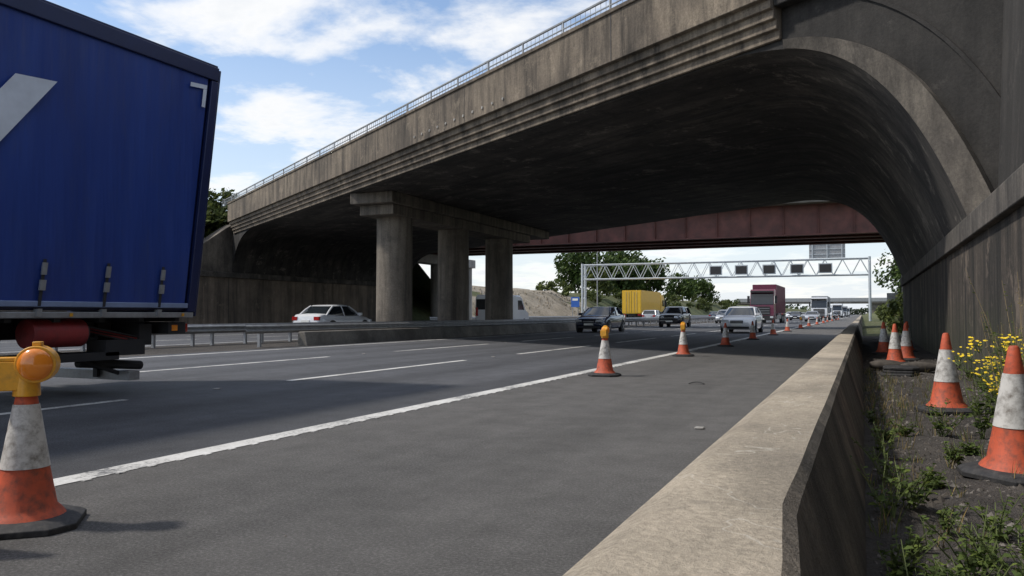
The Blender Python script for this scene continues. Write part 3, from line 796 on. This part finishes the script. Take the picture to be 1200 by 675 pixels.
def lorry(x,y,rz,cabp,boxp,L=13.0,H=4.1,name='lorry'):
    b=B(); w=1.25
    f=L/2
    cab=[(f-2.2,.9),(f-2.2,3.55),(f-1.9,3.75),(f-.75,3.7),(f-.45,3.3),(f-.06,2.0),(f,1.5),(f,.45),(f-.35,.35),(f-2.2,.45)]
    b.prism([(-w+.02,p[0],p[1]) for p in cab],(2*w-.04,0,0),cabp)
    vs=[(-w+.1,f-.40,3.24),(w-.1,f-.40,3.24),(w-.08,f-.045,2.06),(-w+.08,f-.045,2.06)]
    b.prism(vs,(0,.02,.006),'glass')
    b.box(-.85,.85,f+.002,f+.03,.95,1.85,'dark')
    for z in(1.1,1.35,1.6): b.box(-.8,.8,f+.028,f+.05,z,z+.05,'rim')
    b.box(-w+.05,w-.05,f-.02,f+.06,.35,.85,'dark')
    b.box(-.26,.26,f+.055,f+.07,.45,.56,'plate')
    b.box(-w+.05,w-.05,f-.5,f-.1,3.36,3.55,'dark')
    for sx in(-1,1):
        b.box(min(sx*.85,sx*1.18),max(sx*.85,sx*1.18),f+.05,f+.075,.6,.8,'lens')
        b.box(min(sx*(w+.05),sx*(w+.3)),max(sx*(w+.05),sx*(w+.3)),f-.45,f-.33,2.2,3.0,'dark')
        b.prism([(sx*(w-.018),f-1.4,2.1),(sx*(w-.018),f-.3,2.1),(sx*(w-.018),f-.6,3.0),(sx*(w-.018),f-1.4,3.0)],(sx*.004,0,0),'glass')
        for yy in(f-1.1,-f+1.4,-f+2.7,-f+4.0):
            b.cyl((sx*(w-.32),yy,.5),(sx*(w-.0),yy,.5),.5,n=22,k='black'); b.cyl((sx*(w-.05),yy,.5),(sx*(w+.01),yy,.5),.28,n=14,k='rim')
    b.box(-w,w,-f,f-2.6,1.1,H,boxp)
    b.box(-w+.06,w-.06,-f-.02,-f-.002,1.2,H-.1,boxp)
    b.box(-.02,.02,-f-.035,-f-.021,1.2,H-.1,'dark')
    for xx in(-.7,-.35,.35,.7): b.cyl((xx,-f-.05,1.2),(xx,-f-.05,H-.15),.02,n=5,k='rim')
    yy=-f+.4
    while yy<f-2.8:
        for sx in(-1,1): b.box(min(sx*w,sx*(w+.025)),max(sx*w,sx*(w+.025)),yy,yy+.06,1.15,H-.05,boxp)
        yy+=.6
    b.box(-.45,.45,-f+.1,f-.5,.75,1.098,'dark')
    for sx in(-1,1):
        b.box(min(sx*(w-.08),sx*(w-.04)),max(sx*(w-.08),sx*(w-.04)),-f+5,f-4,.5,.95,'galv')
        b.box(min(sx*.8,sx*1.2),max(sx*.8,sx*1.2),-f-.03,-f+.05,.85,1.0,'redlens')
    b.box(-1.15,1.15,-f-.02,-f+.08,.5,.65,'dark')
    return b.obj(name,smooth=30,loc=(x,y,0),rz=rz,bevel=.03)
lorry(-9.9,97,PI,'maroon','maroon',14,4.3)
lorry(-27.3,108,0,'yellow','yellow',13.5,4.1)
lorry(-6.4,146,PI,'white','silver',14,4.0); lorry(-6.4,250,PI,'white','white',14,4.0); lorry(-10,320,PI,'navy','white',14,4.2); lorry(-25,230,0,'white','white',14,4.2); lorry(-6.4,330,PI,'silver','silver',14,4.0); lorry(-6.4,390,PI,'white','white',14,4.0)

# ------------------------------------------------------------ blue curtain-sider lorry
tl=bpy.data.objects.new('articulated_lorry',None); sc.collection.objects.link(tl)
XS=-8.62; W_=2.55; YR=8.52; YF=-5.2
def sh(b):
    b.v=[(x,y+.12*(z-1.05),z) for x,y,z in b.v]
    return b
b=B()
b.box(XS-W_+.03,XS-.03,YF,YR-.02,1.08,4.55,'bluemetal')
ny=150;nz=14;vs=[];fs=[]
for j in range(ny+1):
    for i in range(nz+1):
        y=YF+.05+(YR-.16-YF-.05)*j/ny; z=1.14+3.28*i/nz
        e=math.sin(math.pi*i/nz)**.5
        dx=.010*math.sin(y*2*math.pi/.62+noise.noise(Vector((y,0,0))))*e+.03*noise.noise(Vector((y*.9,z*.4,0)))*e
        vs.append((XS+.012+dx,y,z))
for j in range(ny):
    for i in range(nz):
        a=j*(nz+1)+i; fs.append((a,a+1,a+nz+2,a+nz+1))
b.raw(vs,fs,'curtain'); sh(b); b.obj('curtain_body',smooth=60,parent=tl)
b=B()
b.box(XS-.02,XS+.05,YF,YR,4.42,4.62,'bluemetal')
b.box(XS-W_,XS+.02,YF,YR,4.622,4.66,'bluemetal')
b.box(XS-.02,XS+.045,YR-.11,YR+.02,1.06,4.41,'bluemetal')
b.box(XS-.02,XS+.04,YF,YR,.98,1.055,'galv')
b.box(XS-.0,XS+.045,YF,YR-.12,1.11,1.18,'greyblue')
b.box(XS-W_,XS+.03,YR+.022,YR+.06,1.0,4.6,'bluemetal')
sh(b); b.obj('frame',bevel=.01,parent=tl)
b=B()
y=YR-.62
while y>YF:
    b.box(XS+.04,XS+.052,y-.018,y+.018,1.12,1.66,'dark'); b.box(XS+.045,XS+.07,y-.035,y+.035,1.30,1.42,'galv'); b.box(XS+.045,XS+.065,y-.03,y+.03,1.48,1.62,'galv'); b.box(XS+.0,XS+.07,y-.03,y+.03,1.0,1.09,'galv')
    y-=.85
y=YR-.2
while y>YF:
    b.box(XS+.045,XS+.052,y-.02,y+.02,1.0,1.04,'lampyellow'); y-=1.7
sh(b); b.obj('buckles',smooth=0,parent=tl)
b=B()
def pol(p): b.prism([(XS+.045,y,z) for y,z in p],(.004,0,0),'logo')
pol([(5.56,3.70),(6.06,3.74),(4.85,1.95),(4.40,1.95)])
pol([(3.1,3.72),(3.6,3.76),(4.83,1.98),(4.47,1.9)])
pol([(8.02,4.28),(8.32,4.31),(8.32,4.25),(8.02,4.22)]); pol([(8.26,4.24),(8.32,4.245),(8.32,3.98),(8.26,3.98)])
sh(b); b.obj('printed_logo',smooth=0,parent=tl)
b=B()
for x in(XS-.75,XS-1.75): b.box(x-.06,x+.06,YF,YR-.1,.72,1.05,'dark')
for i in range(20):
    y=YR-.2-.6*i; b.box(XS-W_+.1,XS-.06,y-.04,y+.04,.93,1.06,'dark')
b.box(XS-W_+.15,XS-.15,YR-.75,YR-.55,.62,.9,'dark')
b.box(XS-.5,XS-.06,YR-.35,YR-.05,.76,.92,'dark')
b.box(XS-.42,XS-.1,YR-.03,YR+.03,.78,.9,'redlens')
b.box(XS-.055,XS-.05,YR-.3,YR-.2,.8,.88,'lampamber')
b.box(XS-W_+.1,XS-.1,YR-.95,YR-.78,.17,.29,'galv')
b.box(XS-.7,XS-.62,YR-1.0,YR-.8,.2,1.0,'dark'); b.box(XS-1.9,XS-1.82,YR-1.0,YR-.8,.2,1.0,'dark')
b.box(XS-.45,XS-.1,YR-1.3,YR-.7,.5,.7,'dark')
b.cyl((XS-.2,YR-2.3,.80),(XS-.2,YR-1.6,.80),.17,n=20,k='redbox')
b.cyl((XS-.2,YR-1.6,.80),(XS-.2,YR-1.55,.80),.13,n=20,k='dark')
b.cyl((XS-.3,YR-3.6,.78),(XS-.3,YR-2.75,.78),.22,n=20,k='palecon')
b.box(XS-.55,XS-.05,YR-2.9,YR-2.86,.3,1.0,'black')
b.cyl((XS-.35,YR-1.5,.42),(XS-.35,YR-.55,.34),.06,n=10,k='dark')
b.box(XS-.5,XS-.1,YR-2.4,YR-1.1,.45,.55,'dark')
b.cyl((XS-.25,YR-2.0,.6),(XS-.3,YR-.9,.25),.03,n=8,k='dark')
for i in range(5): b.cyl((XS-.15-.1*i,YR-1.9,.95),(XS-.2,YR-.6-.1*i,.7),.015,n=5,k='redbox' if i%2 else 'dark')
for yy in(YR-4.1,YR-5.4,YR-6.7,YF+1.5,YF+0.2):
    for xx in(XS-.38,XS-W_+.02):
        b.cyl((xx,yy,.52),(xx+.36,yy,.52),.52,n=32,k='black'); b.cyl((xx+.3,yy,.52),(xx+.37,yy,.52),.3,n=20,k='rim')
b.obj('chassis_and_running_gear',bevel=.008,parent=tl)
b=B()
f=YF-3.0
cab=[(YF-.5,.6),(YF-.5,3.8),(f+.5,3.7),(f+.1,2.2),(f,1.4),(f,.4),(YF-.5,.4)]
b.prism([(XS-W_+.03,p[0],p[1]) for p in cab],(W_-.06,0,0),'bluemetal')
b.prism([(XS-W_+.2,f+.48,3.5),(XS-.2,f+.48,3.5),(XS-.15,f+.1,2.3),(XS-W_+.15,f+.1,2.3)],(0,-.03,0),'glass')
b.prism([(XS-.028,f+.4,2.2),(XS-.028,f+1.5,2.2),(XS-.028,f+1.5,3.1),(XS-.028,f+.7,3.1)],(.006,0,0),'glass')
b.obj('cab',bevel=.03,parent=tl)

# ------------------------------------------------------------ world, sun, camera
wd=bpy.data.worlds.new('World'); sc.world=wd; wd.use_nodes=True
nt=wd.node_tree; bg=nt.nodes['Background']
sky=N(nt,'ShaderNodeTexSky'); sky.sky_type='NISHITA'; sky.sun_disc=False
SE,SR=math.radians(52),math.radians(-112)
sky.sun_elevation=SE; sky.sun_rotation=SR; sky.air_density=1.0; sky.dust_density=.6; sky.ozone_density=1.8
tc=N(nt,'ShaderNodeTexCoord'); sx=N(nt,'ShaderNodeSeparateXYZ'); nt.links.new(tc.outputs['Generated'],sx.inputs[0])
mx=N(nt,'ShaderNodeMath',operation='MAXIMUM'); mx.inputs[1].default_value=0; nt.links.new(sx.outputs[2],mx.inputs[0])
ad=N(nt,'ShaderNodeMath',operation='ADD'); ad.inputs[1].default_value=.14; nt.links.new(mx.outputs[0],ad.inputs[0])
dv=[]
for i in(0,1):
    d=N(nt,'ShaderNodeMath',operation='DIVIDE'); nt.links.new(sx.outputs[i],d.inputs[0]); nt.links.new(ad.outputs[0],d.inputs[1]); dv.append(d)
cb=N(nt,'ShaderNodeCombineXYZ'); nt.links.new(dv[0].outputs[0],cb.inputs[0]); nt.links.new(dv[1].outputs[0],cb.inputs[1]); cb.inputs[2].default_value=7.7
ns=N(nt,'ShaderNodeTexNoise'); ns.inputs['Scale'].default_value=2.3; ns.inputs['Detail'].default_value=7; ns.inputs['Roughness'].default_value=.58; ns.inputs['Distortion'].default_value=.15
nt.links.new(cb.outputs[0],ns.inputs['Vector'])
cf=ramp(nt,ns.outputs['Fac'],[(.43,0),(.53,.6),(.62,1)])
hz=ramp(nt,mx.outputs[0],[(0.0,.92),(.12,.5),(.34,0.02)])
cm=N(nt,'ShaderNodeMath',operation='MAXIMUM'); nt.links.new(cf,cm.inputs[0]); nt.links.new(hz,cm.inputs[1])
sk_=mix(nt,1.0,sky.outputs[0],(1.38,1.38,1.38),'MULTIPLY')
cc=ramp(nt,ns.outputs['Fac'],[(.45,(.82,.87,.94)),(.56,(1,1,1)),(.72,(.84,.87,.91))])
cc2=mix(nt,1.0,cc,(8.3,8.3,8.3),'MULTIPLY')
col=mix(nt,cm.outputs[0],sk_,cc2)
nt.links.new(col,bg.inputs[0]); bg.inputs[1].default_value=.125
sd=bpy.data.lights.new('sun','SUN'); sd.energy=3.2; sd.angle=math.radians(4); sd.color=(1,.94,.86)
so=bpy.data.objects.new('sun',sd); sc.collection.objects.link(so)
dirv=Vector((math.sin(SR)*math.cos(SE),math.cos(SR)*math.cos(SE),math.sin(SE)))
so.rotation_euler=dirv.to_track_quat('Z','Y').to_euler()

cd=bpy.data.cameras.new('camera'); co=bpy.data.objects.new('camera',cd); sc.collection.objects.link(co)
cd.sensor_width=36; cd.lens=28.2; cd.clip_end=6000; cd.clip_start=.05
co.location=(0,0,1.03)
co.rotation_euler=(math.radians(90+1.86),0,math.radians(23.57))
sc.camera=co
